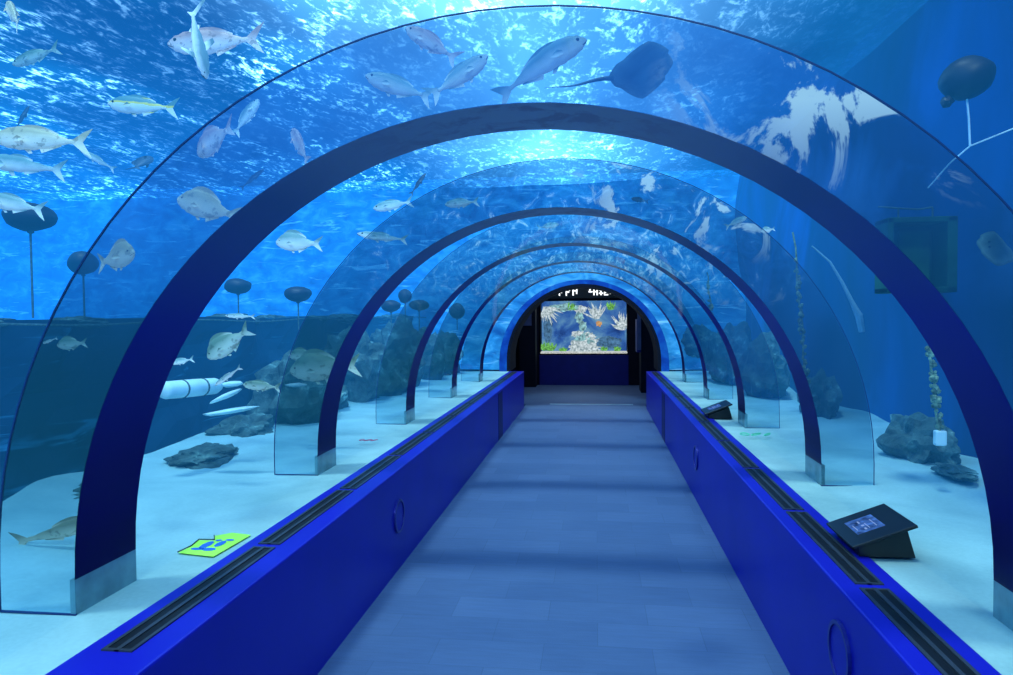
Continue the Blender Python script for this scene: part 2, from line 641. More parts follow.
# pull the points next to the corners right into them
for tx in (WX0, WX1):
    q = min(outer, key=lambda p: (p[0] - tx) ** 2 + (p[1] - WZ1) ** 2)
    q[0], q[1] = tx, WZ1
Ai = [bm.verts.new((x, YB - .3, z)) for x, z in inner]
Ao = [bm.verts.new((x, YB - .3, z)) for x, z in outer]
Bi = [bm.verts.new((x, YEND + .05, z)) for x, z in inner]
Bo = [bm.verts.new((x, YEND + .05, z)) for x, z in outer]
for k in range(len(inner) - 1):
    bm.faces.new((Ai[k], Ai[k + 1], Bi[k + 1], Bi[k]))
    bm.faces.new((Ao[k], Ao[k + 1], Bo[k + 1], Bo[k]))
    bm.faces.new((Ai[k], Ai[k + 1], Ao[k + 1], Ao[k]))
    bm.faces.new((Bi[k], Bi[k + 1], Bo[k + 1], Bo[k]))
for k in (0, -1):
    bm.faces.new((Ai[k], Ao[k], Bo[k], Bi[k]))
tag(obj('tank_water', bm, M['water']), 'clear blue aquarium water filling the tank around the tunnel', 'water', kind='stuff')

# ------------------------------------------------------------------ tunnel: glass, parapets, floor
NRIB = 5
edges = [YB, Y1] + [Y1 + i * STEP for i in range(1, NRIB)] + [YEND]
ga = arch(R - .004, LEG, HS, 48, CX)
for i in range(len(edges) - 1):
    bm = bmesh.new()
    strip(bm, ga, edges[i] + .003, ga, edges[i + 1] - .003)
    struct(obj('window_%d' % (i + 1), bm, M['glass'], smooth=True), 'curved clear acrylic panel of the tunnel', 'window')

for side, (xi, xo) in (('left', (XFL, XOL)), ('right', (XFR, XOR))):
    a, b = sorted((xi, xo))
    struct(obj('wall_parapet_' + side, bx(a, b, YB, 11.7, -.02, HP), M['parapet'], bevel=.008))
struct(obj('floor', bx(XFL - .01, XFR + .01, YB, 12.1, -.1, 0), M['floor']))
struct(obj('floor_end_hall', bx(-3, 2.4, 12.1, 16, -.1, -.001), M['floor']))
struct(obj('trim_1', bx(-.80, .62, 12.09, 12.12, -.001, .012), M['stepedge']))
for k, (xa, xb) in enumerate(((XFL - .01, XFL + .003), (XFR - .003, XFR + .01))):
    struct(obj('trim_%d' % (k + 2), bx(xa, xb, 8.55, 8.95, .0, HP - .03), pbr('seam_strip', (.004, .005, .14), .5, .3)))
struct(obj('wall_tunnel_back', bx(-1.75, 1.35, YB - .2, YB - .1, 0, 2.3), M['dark']))

# ribs
ORD = ['nearest', 'second nearest', 'middle', 'fourth', 'farthest']
for i in range(NRIB):
    y = Y1 + i * STEP
    t = empty('arch_rib', (CX, y, HS))
    tag(t, '%s of the five tall arch ribs standing round the tunnel' % ORD[i], 'arch', 'arch ribs around the tunnel')
    inn, out = arch(R, LEG), arch(R + TH, LEG)
    bm = bmesh.new()
    strip(bm, inn, 0, out, 0)
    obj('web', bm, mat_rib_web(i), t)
    bm = bmesh.new()
    inn2 = [(x, max(z, .115)) for x, z in arch(R + .002, LEG)]
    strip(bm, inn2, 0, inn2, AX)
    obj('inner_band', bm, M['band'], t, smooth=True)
    bm = bmesh.new()
    strip(bm, arch(R + TH, LEG), -.006, arch(R + TH + .0045, LEG), -.006)
    strip(bm, arch(R + TH + .0045, LEG), -.006, arch(R + TH + .0045, LEG), .008)
    obj('rim', bm, M['rim'], t)
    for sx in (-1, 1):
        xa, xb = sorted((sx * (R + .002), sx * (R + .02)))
        obj('foot', bx(xa, xb, 0, AX, 0, .115), M['foot'], t)  # reflection of the sand, painted as a grey-teal piece
        xa, xb = sorted((sx * R, sx * (R + TH)))
        obj('base_joint', bx(xa, xb, -.004, .004, 0, .005), M['rim'], t)


# parapet vents
def vent(side, y0, y1, label):
    xa, xb = ((XOL + .074, XOL + .145) if side == 'left' else (XOR - .145, XOR - .074))
    ym = (y0 + y1) / 2
    t = empty('vent_grille', ((xa + xb) / 2, ym, HP))
    tag(t, label, 'vent', 'slot vents along the %s parapet' % side)
    L, W = (y1 - y0) / 2, (xb - xa) / 2
    bm = bmesh.new()
    box(bm, -W - .012, -W, -L, L, -.002, .005)
    box(bm, W, W + .012, -L, L, -.002, .005)
    box(bm, -.007, .007, -L, L, -.002, .006)
    box(bm, -W, W, -L, -L + .012, -.002, .005)
    box(bm, -W, W, L - .012, L, -.002, .005)
    obj('frame', bm, M['ventframe'], t)
    for s in (-1, 1):
        x0, x1 = sorted((s * .007, s * W))
        obj('slot', bx(x0, x1, -L + .012, L - .012, -.001, .0022), M['slot'], t)


ords = ['first', 'second', 'third', 'fourth', 'fifth', 'sixth', 'seventh', 'eighth', 'ninth', 'tenth', 'eleventh']
for side, b0 in (('left', 2.70), ('right', 3.43 - .93)):
    y, k = b0 - .93, 0
    while y < 11.4:
        y2 = min(y + .93, 11.6)
        vent(side, y + .02, y2 - .02, 'black double-slot vent in the %s parapet top, %s from the near end' % (side, ords[k]))
        y += .93
        k += 1

# round cover plates on the parapet faces
for side, y, z, lab in (('left', 4.13, .33, 'oval-looking round blue cover plate on the left parapet face'), ('right', 2.46, .40, 'larger-looking round cover plate at the near end of the right parapet'),
                        ('right', 5.9, .36, 'round cover plate halfway along the right parapet face')):
    sx = 1 if side == 'left' else -1
    x = XFL if side == 'left' else XFR
    t = empty('cover_plate', (x, y, z))
    tag(t, lab, 'cover plate', 'round cover plates on the parapets')
    for nm, r0, th, mt in (('disc', .088, .006, M['parapet']), ('ring', .102, .012, M['steel'])):
        bm = bmesh.new()
        N = 32
        if nm == 'disc':
            c = [bm.verts.new((sx * th, r0 * math.cos(2 * PI * k / N), r0 * math.sin(2 * PI * k / N))) for k in range(N)]
            bm.faces.new(c)
        else:
            c = [[bm.verts.new((sx * h, r * math.cos(2 * PI * k / N), r * math.sin(2 * PI * k / N))) for k in range(N)] for r, h in ((.088, .006), (.088, th), (r0, th), (r0, 0))]
            for q in range(3):
                for k in range(N):
                    bm.faces.new((c[q][k], c[q][(k + 1) % N], c[q + 1][(k + 1) % N], c[q + 1][k]))
        obj(nm, bm, mt, t)


# information terminals
def terminal(y, label):
    """wedge-shaped black box with a tilted top plate and a small screen"""
    t = empty('information_terminal', (1.00, y, HP))
    tag(t, label, 'terminal', 'black information terminals on the right parapet')
    bm = bmesh.new()
    prof = [(.0, 0), (.205, 0), (.175, .105), (-.005, .035)]
    A = [bm.verts.new((x, -.13, z)) for x, z in prof]
    B = [bm.verts.new((x, .13, z)) for x, z in prof]
    for k in range(4):
        bm.faces.new((A[k], A[(k + 1) % 4], B[(k + 1) % 4], B[k]))
    bm.faces.new(A)
    bm.faces.new(B)
    obj('housing', bm, M['black'], t, bevel=.003)
    ang = math.atan2(.092, .235)
    mt = Matrix.Translation((-.03, 0, .034)) @ Matrix.Rotation(-ang, 4, 'Y')

    def plate(nm, x0, x1, y0, y1, z0, z1, mat, par, bev=0):
        b_ = bmesh.new()
        box(b_, x0, x1, y0, y1, z0, z1)
        b_.transform(mt)
        return obj(nm, b_, mat, par, bevel=bev)
    tp = plate('top_plate', 0, .25, -.155, .155, 0, .012, M['black'], t, .003)
    sc = plate('screen', .055, .165, -.065, .085, .0121, .0135, M['screen'], t)
    for (a, b, c, d) in ((.068, .071, -.03, .03), (.095, .103, -.045, -.025), (.095, .106, -.005, .008), (.112, .115, -.04, .02), (.095, .101, .03, .055), (.14, .143, -.04, .04)):
        plate('screen_text', a, b, c, d, .0136, .0139, M['screenlit'], sc)


terminal(2.94, 'black slanted information terminal with lit screen, nearer of the two on the right parapet')
terminal(6.55, 'black slanted information terminal, farther of the two on the right parapet')

# flat printed things lying beside the left and right parapets
c = at(212, 546, 2.86)
cp = onz(211, 546, HS + .004)
t = empty('flat_sign', (cp.x, cp.y, HS + .004))
tag(t, 'yellow-green flat sign with blue print lying on the sand beside the left parapet', 'sign')
bm = bmesh.new()
pts = [(-.075, -.02), (-.085, -.10), (.085, -.13), (.10, .15), (.0, .17), (-.055, .12), (-.02, .06), (-.09, .06)]
bm.faces.new([bm.verts.new((x, y, .003)) for x, y in pts])
obj('card', bm, M['card'], t)
bm = bmesh.new()
for (x, y, a, b) in ((-.02, .0, .02, .05), (.03, .02, .018, .04), (-.03, -.05, .03, .015), (.02, -.05, .03, .02), (.045, .07, .02, .012), (.0, .06, .015, .012)):
    bm.faces.new([bm.verts.new((x + a * math.cos(k * PI / 4), y + b * math.sin(k * PI / 4), .0045)) for k in range(8)])
obj('blue_print', bm, M['cardblue'], t)
bm = bmesh.new()
tube(bm, [(-.09, .062, .006), (-.02, .063, .006), (-.055, .12, .006)], .0025, 5)
tube(bm, [(-.085, -.10, .006), (-.075, -.02, .006), (-.09, .06, .006)], .0025, 5)
obj('dark_edge', bm, M['black'], t)


def squig(name, px, py, d, mat, label, s):
    p = at(px, py, d)
    bm = bmesh.new()
    for k in range(3):
        cxx = (k - 1) * .55 * s
        ring = [(cxx + .22 * s * math.cos(a * PI / 4) * (1 + .3 * (k == 1)), .35 * s * math.sin(a * PI / 4 + k), .004) for a in range(9)]
        tube(bm, ring, .03 * s, 5)
    o = obj(name, bm, mat, None, (p.x, p.y, HS + .03))
    tag(o, label, 'marking')


squig('printed_mark', 368, 441.5, 5.2, M['redink'], 'small reddish printed mark on the sand left of the tunnel', .085)
squig('printed_mark', 756, 434, 5.3, M['greenink'], 'thin green outline mark on the sand right of the tunnel', .15)

# ------------------------------------------------------------------ portal and end hall
t = empty('portal_frame', (CX, YEND - .06, HS))
tag(t, 'dark arched frame at the far end of the tunnel', 'portal frame')
bm = bmesh.new()
pin, pout = arch(PHW, PLEG), arch(PHW + .05, PLEG)
strip(bm, pin, 0, pout, 0)
strip(bm, pin, 0, pin, .9)
obj('lining', bm, M['dark'], t, smooth=False)
bm = bmesh.new()
strip(bm, arch(PHW + .05, PLEG), -.002, arch(R - .02, LEG), -.002)
obj('painted_reflection_ring', bm, mat_tankwall('portal_ring_reflection', (.004, .03, .22), (.008, .08, .42), (.02, .22, .6), 3, (1, 1, 1), .12), t)  # mottled reflection painted on, with a little glow

struct(obj('wall_hall_left', bx(-3.05, -3, 11.9, 16, 0, 3), M['dark']))
struct(obj('wall_hall_right', bx(2.4, 2.45, 11.9, 16, 0, 3), M['dark']))
struct(obj('ceiling_hall', bx(-3.05, 2.45, 11.9, 16, 2.6, 2.7), M['dark']))
HY = 15.5
sc0, sc1 = at(540, 301, HY), at(627, 353, HY)
X0, X1, Z1, Z0 = sc0.x, sc1.x, sc0.z, sc1.z
yw = 15.5
bm = bmesh.new()
box(bm, -3, X0, yw, yw + .1, 0, 2.6)
box(bm, X1, 2.4, yw, yw + .1, 0, 2.6)
box(bm, X0, X1, yw, yw + .1, Z1, 2.6)
box(bm, X0, X1, yw, yw + .1, 0, Z0)
struct(obj('wall_hall_end', bm, M['dark']))
tag(obj('blue_panel', bx(X0 - .02, X1 + .02, yw - .03, yw - .001, .0, Z0 - .03), M['hallblue'], bevel=.004), 'deep blue panel below the bright fish tank at the tunnel end', 'panel')
tag(obj('grey_notice_board', bx(X0 - .40, X0 - .15, 15.0, 15.025, 1.33, 1.62), M['grey']), 'small grey board left of the bright fish tank', 'board')
bm = bx(X0 - .42, X0 - .07, 15.03, 15.46, 0, 2.55)
tag(obj('pillar', bm, M['dark']), 'black pillar left of the bright fish tank', 'pillar')
t = empty('side_cabinet', (.98, 14.3, 0))
tag(t, 'dark upright cabinet with a pale light strip right of the bright tank', 'cabinet')
obj('body', bx(-.1, .5, -.3, .3, 0, 2.3), M['dark'], t)
obj('light_strip', bx(-.17, -.10, -.34, -.301, .85, 1.85), M['grey'], t)
obj('blue_side', bx(-.18, -.101, -.27, .2, .8, 1.45), M['hallblue'], t)
# lit letters above the tank
gl = {  # strokes on a 4 x 5 grid
    'a': [(0, 0, 0, 3), (0, 3, 2, 3.6), (0, 1.8, 1.4, 1.8)],
    'b': [(0, 0, 0, 4), (0, 4, 2, 4), (2, 4, 2, 3), (0, 2, 1.6, 2)],
    'c': [(0, 0, 0, 5), (0, 5, 2.4, 5), (0, 2.7, 2, 2.7), (2.4, 5, 2.2, 1)],
}
zt = Z1 + .09


def strokes(nm, lst, x, z, s, mat, par, y):
    bm = bmesh.new()
    for (a, b, c_, d) in lst:
        p, q = Vector((a * s, 0, b * s)), Vector((c_ * s, 0, d * s))
        dr = (q - p).normalized()
        nn = Vector((-dr.z, 0, dr.x)) * .42 * s
        e = dr * .3 * s
        vs = [bm.verts.new(v + Vector((x, y, z))) for v in (p - e - nn, q + e - nn, q + e + nn, p - e + nn)]
        bm.faces.new(vs)
    return obj(nm, bm, mat, par)


t = empty('lit_sign', ((X0 + X1) / 2, yw - .05, zt))
tag(t, 'small white glowing lettering above the bright fish tank', 'sign')
obj('sign_board', bx(-.9, .9, .01, .04, -.04, .32), M['black'], t)
for k, g in enumerate('abc'):
    strokes('letter', gl[g], -.52 + k * .15, .03, .035, M['sign'], t, 0)
W_ = [[(0, 4.4, 2.4, 4.4), (1.2, 4.4, .4, 2), (.2, 2, 2.2, 2)], [(0, 0, 0, 4), (0, 4, 2, 4), (0, 2, 2, 2), (2, 4, 2, 0)], [(0, 3, 2.2, 3), (1.1, 4.2, 1.1, 0), (0, 1, 2.2, 1)],
      [(0, 3.5, 2, 3.5), (0, 0, 2, 0), (0, 3.5, 0, 0), (0, 1.8, 2, 1.8)], [(0, 2.6, 2, 2.6), (.2, .8, 2.2, .8)]]
for k, g in enumerate(W_):
    strokes('letter', g, .12 + k * .115, .03, .034, M['sign'], t, 0)

# display tank in the end wall
t = empty('display_tank', ((X0 + X1) / 2, yw, Z0))
tag(t, 'brightly lit planted fish tank set into the wall at the tunnel end', 'fish tank')
Wd, Hd = X1 - X0, Z1 - Z0
ts = NT('tank_scene')
v = ts.coords('Object')
n1 = ts.noise(v, 1.7, 5, .6, .6)
c_ = ts.ramp(n1, [(.3, (.02, .07, .30)), (.45, (.05, .18, .60)), (.55, (.14, .36, .72)), (.68, (.30, .60, .80))])
e_ = ts.n('ShaderNodeEmission', Strength=.62)
ts.l(c_, e_.inputs[0])
ts.l(e_.outputs[0], ts.out.inputs[0])
obj('backdrop', bx(-Wd / 2, Wd / 2, .45, .47, 0, Hd), ts.m, t)
bm = bmesh.new()
for a in ((-Wd / 2 - .02, -Wd / 2, .0, .47, 0, Hd), (Wd / 2, Wd / 2 + .02, 0, .47, 0, Hd), (-Wd / 2, Wd / 2, 0, .47, Hd, Hd + .02), (-Wd / 2, Wd / 2, 0, .47, -.02, 0)):
    box(bm, *a)
obj('casing', bm, M['dark'], t)
obj('gravel', bx(-Wd / 2, Wd / 2, .0, .45, 0, .035), emit('gravel', (.8, .85, .75), .8, .3, 30), t)
obj('pane', bx(-Wd / 2, Wd / 2, .0, .004, 0, Hd), M['glass'], t)
lamp = bpy.data.lights.new('tank_lamp', 'AREA')
lamp.energy, lamp.size, lamp.color = 12, 1.2, (.9, 1, 1)
lo = bpy.data.objects.new('tank_lamp', lamp)
COL.objects.link(lo)
lo.parent = t
lo.location = (0, .2, Hd - .01)
for k in range(3):
    pass
reefp = emit('reef_pale', (.30, .55, .72), .8, .8, 14)
reefw = emit('reef_rock', (.55, .82, .90), .95, .7, 20)
reefd = emit('reef_dim', (.10, .24, .42), .7, .6, 14)
reefo = emit('reef_orange', (.95, .40, .16), .8, .4, 20)
reefg = emit('water_plant', (.18, .50, .10), .8, .8, 24)
for k, (x, z, r, s1) in enumerate(((0.02, .12, .19, (1.5, .5, .8)), (.0, .30, .14, (1.3, .5, 1)), (-.12, .42, .11, (1.3, .5, .6)), (-.02, .60, .10, (.7, .5, 1)), (.12, .36, .12, (1, .5, .8)), (-.1, .82, .10, (.8, .5, 1.2)), (-.05, .98, .09, (1.2, .5, .8)), (-.80, .55, .13, (.7, .5, 2.2)), (.55, .22, .17, (1.5, .5, .7)), (-.42, 1.02, .15, (1.8, .5, .5)), (.34, .66, .055, (1, .6, 1)))):
    bm = bmesh.new()
    blob(bm, (0, 0, 0), r, 3, .8, 3.5, k, s1)
    o = obj('reef_rock', bm, (reefo if k == 10 else reefd if k in (7, 8) else reefp if k % 2 else reefw), None, ((X0 + X1) / 2 + x, yw + .28, Z0 + z))
    tag(o, 'pale %s reef stone in the fish tank at the tunnel end' % ['broad bottom', 'lower central', 'left-leaning flat', 'narrow upper', 'right-hand', 'small high', 'topmost', 'tall dark left-hand', 'wide dim right-hand', 'upper left hanging', 'orange-tinted little'][k], 'reef stone', 'reef stones in the end tank')
for k, (x, z, hh, tl) in enumerate(((-.86, .05, .25, .1), (-.72, .05, .22, -.2), (-.86, 1.05, .50, 2.6), (.86, .50, .50, -.2), (.60, .95, .22, .4), (.30, .75, .42, -.2), (.45, .05, .12, .2), (.75, .04, .14, 0), (-.45, .04, .12, .2), (-.3, .98, .18, .9))):
    bm = bmesh.new()
    for q in range(26):
        a = rnd.uniform(-.9, .9) + tl
        b0 = Vector((rnd.uniform(-.05, .05), rnd.uniform(-.05, .05), 0))
        l_ = hh * rnd.uniform(.4, 1)
        d = Vector((math.sin(a), rnd.uniform(-.3, .3), math.cos(a)))
        s_ = Vector((.012, 0, .006))
        p1 = b0 + d * l_ * .5 + s_
        vs = [bm.verts.new(v) for v in (b0, b0 + d * l_ * .5 + s_ * 2, b0 + d * l_, b0 + d * l_ * .5 - s_ * 2)]
        bm.faces.new(vs)
    o = obj('water_plant', bm, reefw if k in (2, 3, 5) else reefg, None, ((X0 + X1) / 2 + x, yw + .2, Z0 + z))
    tag(o, ['bushy green plant in the lower left corner of the end tank', 'low green plant beside the left corner of the end tank', 'pale branch plant high on the left of the end tank', 'pale hanging branch at the right side of the end tank',
            'green leafy tuft at the upper right of the end tank', 'pale curved branch right of the central stones in the end tank', 'tiny green plant right of the bottom reef stone', 'tiny green plant in the lower right corner of the end tank',
            'tiny green plant left of the bottom reef stone', 'green tuft at the top left of the end tank'][k], 'water plant', 'plants in the end tank')

hl = bpy.data.lights.new('hall_lamp', 'AREA')
hl.energy, hl.size, hl.color = 14, 1.5, (.55, .75, 1)
ho = bpy.data.objects.new('hall_lamp', hl)
COL.objects.link(ho)
ho.location = (-.3, 13.6, 2.58)


# lamps over the tank, far above the water, then an added fill for the fish
sl = bpy.data.lights.new('tank_light', 'SUN')
sl.energy, sl.angle, sl.color = 2.7, .12, (.92, 1.0, .86)
so = bpy.data.objects.new('tank_light', sl)
COL.objects.link(so)
so.rotation_euler = (.10, -.12, 0)
sl2 = bpy.data.lights.new('fish_fill_sun', 'SUN')  # added fill sun from behind the camera, brightens the fish
sl2.energy, sl2.angle, sl2.color = 2.8, .2, (.95, 1.0, .9)
so2 = bpy.data.objects.new('fish_fill_sun', sl2)
COL.objects.link(so2)
so2.rotation_euler = (.85, 0, .12)


# ------------------------------------------------------------------ fish
def fish_mesh_parts(kind):
    """profiles: (position 0 tail..1 snout, half height up, half height down, half width) in body lengths"""
    if kind == 'bream':
        P = [(0, .045, .045, .015), (.08, .05, .05, .02), (.2, .10, .095, .04), (.38, .18, .15, .065), (.55, .225, .175, .08), (.7, .225, .165, .085), (.82, .18, .13, .075), (.91, .115, .095, .055), (.97, .055, .06, .03), (1, .015, .02, .01)]
        tail, dors, anal = .22, (.22, .80, .085), (.18, .42, .06)
    elif kind == 'jack':
        P = [(0, .022, .022, .012), (.08, .025, .025, .015), (.2, .06, .055, .035), (.4, .105, .10, .06), (.6, .125, .115, .072), (.75, .118, .11, .07), (.87, .085, .085, .055), (.95, .05, .05, .034), (1, .012, .018, .01)]
        tail, dors, anal = .20, (.20, .68, .05), (.16, .42, .045)
    elif kind == 'shark':
        P = [(0, .018, .016, .012), (.1, .025, .02, .017), (.25, .045, .035, .032), (.45, .075, .06, .055), (.6, .09, .07, .072), (.75, .082, .062, .075), (.88, .055, .042, .06), (.96, .03, .02, .035), (1, .008, .008, .01)]
        tail, dors, anal = .26, (.48, .62, .13), (.2, .28, .04)
    else:  # slender
        P = [(0, .014, .014, .01), (.1, .02, .02, .014), (.3, .045, .045, .03), (.55, .07, .065, .042), (.75, .07, .065, .042), (.9, .045, .045, .03), (1, .008, .01, .006)]
        tail, dors, anal = .16, (.3, .6, .04), (.2, .4, .03)
    return P, tail, dors, anal


def make_fish(px, py, d, length, ang, kind, mat, label, name='fish', yawo=0, bend=.0, roll=0, finmat=None, group='fish swimming around the tunnel', cat='fish'):
    """ang: heading in the picture plane (0 = right, 90 = up); yawo turns the head away (+) or towards us (-)"""
    P, tl, dors, anal = fish_mesh_parts(kind)
    L = length
    body_len = 1 - tl * .75

    def X(t):
        return (-.5 + tl * .75 + t * body_len) * L

    def Y(x):
        u = max(0, .5 - (x / L + .0))
        return bend * L * (u ** 2)
    finmat = finmat or mat
    t = empty(name, at(px, py, d))
    tag(t, label, cat, group)
    th = math.radians(ang)
    xa = (RT * math.cos(th) + UP * math.sin(th)) * math.cos(math.radians(yawo)) + FW * math.sin(math.radians(yawo))
    upr = UP if abs(math.sin(th)) < .9 else (RT * (-1 if math.sin(th) > 0 else 1))
    za = (upr - xa * upr.dot(xa)).normalized()
    if roll:
        za = Matrix.Rotation(math.radians(roll), 3, xa) @ za
    ya = za.cross(xa)
    mt = Matrix((xa, ya, za)).transposed()
    t.rotation_euler = mt.to_euler()
    # body
    bm = bmesh.new()
    N = 14
    rings = []
    dense = []
    for i in range(len(P) - 1):
        for s in (0, .5):
            a, b = P[i], P[i + 1]
            s2 = s
            dense.append(tuple(a[k] * (1 - s2) + b[k] * s2 + (.012 * (1 if k in (1, 2) else .4) * s * 2 * (1 if .1 < a[0] < .9 else .3) if k and s else 0) for k in range(4)))
    dense.append(P[-1])
    for (u, hu, hd, wd) in dense:
        x = X(u)
        r_ = []
        for k in range(N):
            a = 2 * PI * k / N
            sz = math.sin(a)
            r_.append(bm.verts.new((x, Y(x) + wd * L * math.cos(a), (hu if sz > 0 else hd) * L * sz)))
        rings.append(r_)
    for i in range(len(rings) - 1):
        for k in range(N):
            bm.faces.new((rings[i][k], rings[i][(k + 1) % N], rings[i + 1][(k + 1) % N], rings[i + 1][k]))
    bm.faces.new(rings[0])
    bm.faces.new(rings[-1])
    obj('body', bm, mat, t, smooth=True)

    def hgt(u, up=True):
        for i in range(len(P) - 1):
            if P[i][0] <= u <= P[i + 1][0]:
                f = (u - P[i][0]) / (P[i + 1][0] - P[i][0])
                k = 1 if up else 2
                return P[i][k] * (1 - f) + P[i + 1][k] * f
        return 0

    def fin(nm, pts):
        bm = bmesh.new()
        A = [bm.verts.new((x * L, Y(x * L) + y * L, z * L)) for x, y, z in pts]
        ff = bm.faces.new(A)
        r = bmesh.ops.extrude_face_region(bm, geom=[ff])
        bmesh.ops.translate(bm, vec=(0, .006 * L, 0), verts=[g for g in r['geom'] if isinstance(g, bmesh.types.BMVert)])
        bmesh.ops.triangulate(bm, faces=bm.faces[:])
        return obj(nm, bm, finmat, t)
    x0 = -.5 + tl * .75
    h0 = P[0][1]
    if kind == 'shark':
        fin('tail_fin', [(x0 + .03, 0, h0), (x0 - tl * .55, 0, tl * .62), (x0 - tl * .80, 0, tl * .78), (x0 - tl * .62, 0, tl * .45), (x0 - tl * .15, 0, 0), (x0 - tl * .25, 0, -tl * .28), (x0 + .02, 0, -h0)])
    else:
        sp = tl * (1.0 if kind != 'slender' else .8)
        fin('tail_fin', [(x0 + .03, 0, h0 * .8), (x0 - tl * .4, 0, sp * .55), (x0 - tl * .85, 0, sp * .80), (x0 - tl * .55, 0, sp * .3), (x0 - tl * .38, 0, 0), (x0 - tl * .55, 0, -sp * .3), (x0 - tl * .85, 0, -sp * .80), (x0 - tl * .4, 0, -sp * .55), (x0 + .03, 0, -h0 * .8)])

    def along(u):
        return X(u) / L
    a, b, hh = dors
    us = [a + (b - a) * k / 6 for k in range(7)]
    if kind == 'shark':
        fin('dorsal_fin', [(along(b), 0, hgt(b) - .01), (along(a + .04), 0, hgt(a) + hh), (along(a - .03), 0, hgt(a) + hh * .9), (along(a), 0, hgt(a) - .01)])
        fin('second_dorsal_fin', [(along(.27), 0, hgt(.27) - .01), (along(.2), 0, hgt(.2) + .045), (along(.18), 0, hgt(.18) - .005)])
    else:
        top_ = [(along(u), 0, hgt(u) + hh * (math.sin(PI * (.15 + .8 * (u - a) / (b - a)))) * (.7 + .3 * (u - a) / (b - a))) for u in us]
        fin('dorsal_fin', [(along(a), 0, hgt(a) - .01)] + top_ + [(along(u), 0, hgt(u) - .012) for u in reversed(us[1:])])
    a, b, hh = anal
    fin('anal_fin', [(along(b), 0, -hgt(b, False) + .01), (along(b - .03), 0, -hgt(b, False) - hh), (along(a), 0, -hgt(a, False) - hh * .35), (along(a), 0, -hgt(a, False) + .008)])
    pu = .70 if kind != 'shark' else .66
    pw = [p for p in P if p[0] >= pu][0][3]
    for s in (-1, 1):
        if kind == 'shark':
            fin('pectoral_fin', [(along(pu + .06), s * pw * .8, -.03), (along(pu - .06), s * (pw + .20), -.09), (along(pu - .10), s * (pw + .20), -.10), (along(pu - .05), s * pw * .8, -.04)])
        else:
            fin('pectoral_fin', [(along(pu), s * pw * .95, -.02), (along(pu - .08), s * (pw + .03), .012), (along(pu - .19), s * (pw + .06), -.03), (along(pu - .12), s * (pw + .045), -.06), (along(pu - .02), s * pw * .95, -.05)])
    fin('pelvic_fin', [(along(.62), 0, -hgt(.62, False) + .01), (along(.54), 0, -hgt(.55, False) - .05), (along(.50), 0, -hgt(.5, False) - .045), (along(.54), 0, -hgt(.54, False) + .01)])
    eu = .89 if kind != 'shark' else .92
    ew = [p for p in dense if p[0] >= eu - .02][0][3]
    for s in (-1, 1):
        x = X(eu)
        er = (.018 if kind != 'shark' else .008) * L
        bm = bmesh.new()
        bmesh.ops.create_uvsphere(bm, u_segments=10, v_segments=6, radius=er, matrix=Matrix.Translation((x, Y(x) + s * ew * .86 * L, hgt(eu) * .28 * L)))
        obj('eye', bm, M['eye'], t, smooth=True)
    bm = bmesh.new()
    mw = [p for p in dense if p[0] >= .965][0]
    pts = [(X(1) * 1.0 + .004 * L, Y(X(1)), -.012 * L)]
    tube(bm, [(X(.93), Y(X(.93)) - mw[3] * 1.3 * L, -.045 * L), (X(.985), -mw[3] * .5 * L, -.022 * L), (X(1.002), 0, -.010 * L), (X(.985), mw[3] * .5 * L, -.022 * L), (X(.93), Y(X(.93)) + mw[3] * 1.3 * L, -.045 * L)], .005 * L, 5)
    obj('mouth', bm, M['mouth'], t)
    return t


FM = dict(
    silver=mat_fish('silver_fish', (.16, .30, .30), (.75, .85, .80)),
    pink=mat_fish('pinkish_fish', (.50, .34, .33), (.95, .88, .82), spots=True),
    yellow=mat_fish('yellow_striped_fish', (.10, .26, .28), (.70, .82, .78), (.75, .68, .12)),
    cream=mat_fish('cream_fish', (.45, .42, .26), (.90, .88, .70), spots=True),
    olive=mat_fish('olive_fish', (.10, .20, .15), (.42, .58, .50), spots=True),
    shark=mat_fish('grey_shark', (.14, .24, .27), (.85, .92, .90)),
    dark=mat_fish('dark_fish', (.012, .03, .07), (.05, .10, .17)),
    ray=mat_fish('dark_ray', (.02, .045, .05), (.10, .19, .19)),
    brown=mat_fish('brown_bottom_fish', (.16, .19, .13), (.45, .50, .38), spots=True),
)
mf = make_fish
m2 = .00143  # metres per pixel and metre of depth


def ln(px, d):
    return px * d / F


# open water, upper left
mf(193, 36, 4.2, ln(84, 4.2), -75, 'shark', FM['shark'], 'pale shark diving steeply near the top left of the photo', 'shark', yawo=10, bend=.35, cat='shark')
mf(217, 43, 4.9, ln(98, 4.9), 181, 'jack', FM['pink'], 'pale fish with pinkish head crossing behind the diving shark', bend=.1)
mf(143, 106, 4.8, ln(70, 4.8), 176, 'jack', FM['yellow'], 'slim fish with a yellow stripe below the diving shark')
mf(39, 139, 3.9, ln(92, 3.9), 178, 'jack', FM['cream'], 'large yellowish fish at the left edge below the ripples', bend=-.1)
mf(22, 165, 4.6, ln(110, 4.6), 170, 'slender', FM['silver'], 'long faint fish just under the large yellowish fish', yawo=15)
mf(14, 204, 3.6, ln(64, 3.6), 168, 'jack', FM['silver'], 'pale silver fish passing in front of the leftmost dark float')
mf(13, 14, 4.4, ln(52, 4.4), 130, 'jack', FM['cream'], 'small fish with a bright tail in the top left corner', yawo=30)
mf(36, 56, 5.2, ln(50, 5.2), 200, 'jack', FM['olive'], 'dim greenish fish between the top left corner and the dark water patch')
mf(142, 163, 5.5, ln(42, 5.5), 95, 'bream', FM['dark'], 'dark blue fish seen end-on left of the nearest rib', yawo=60)
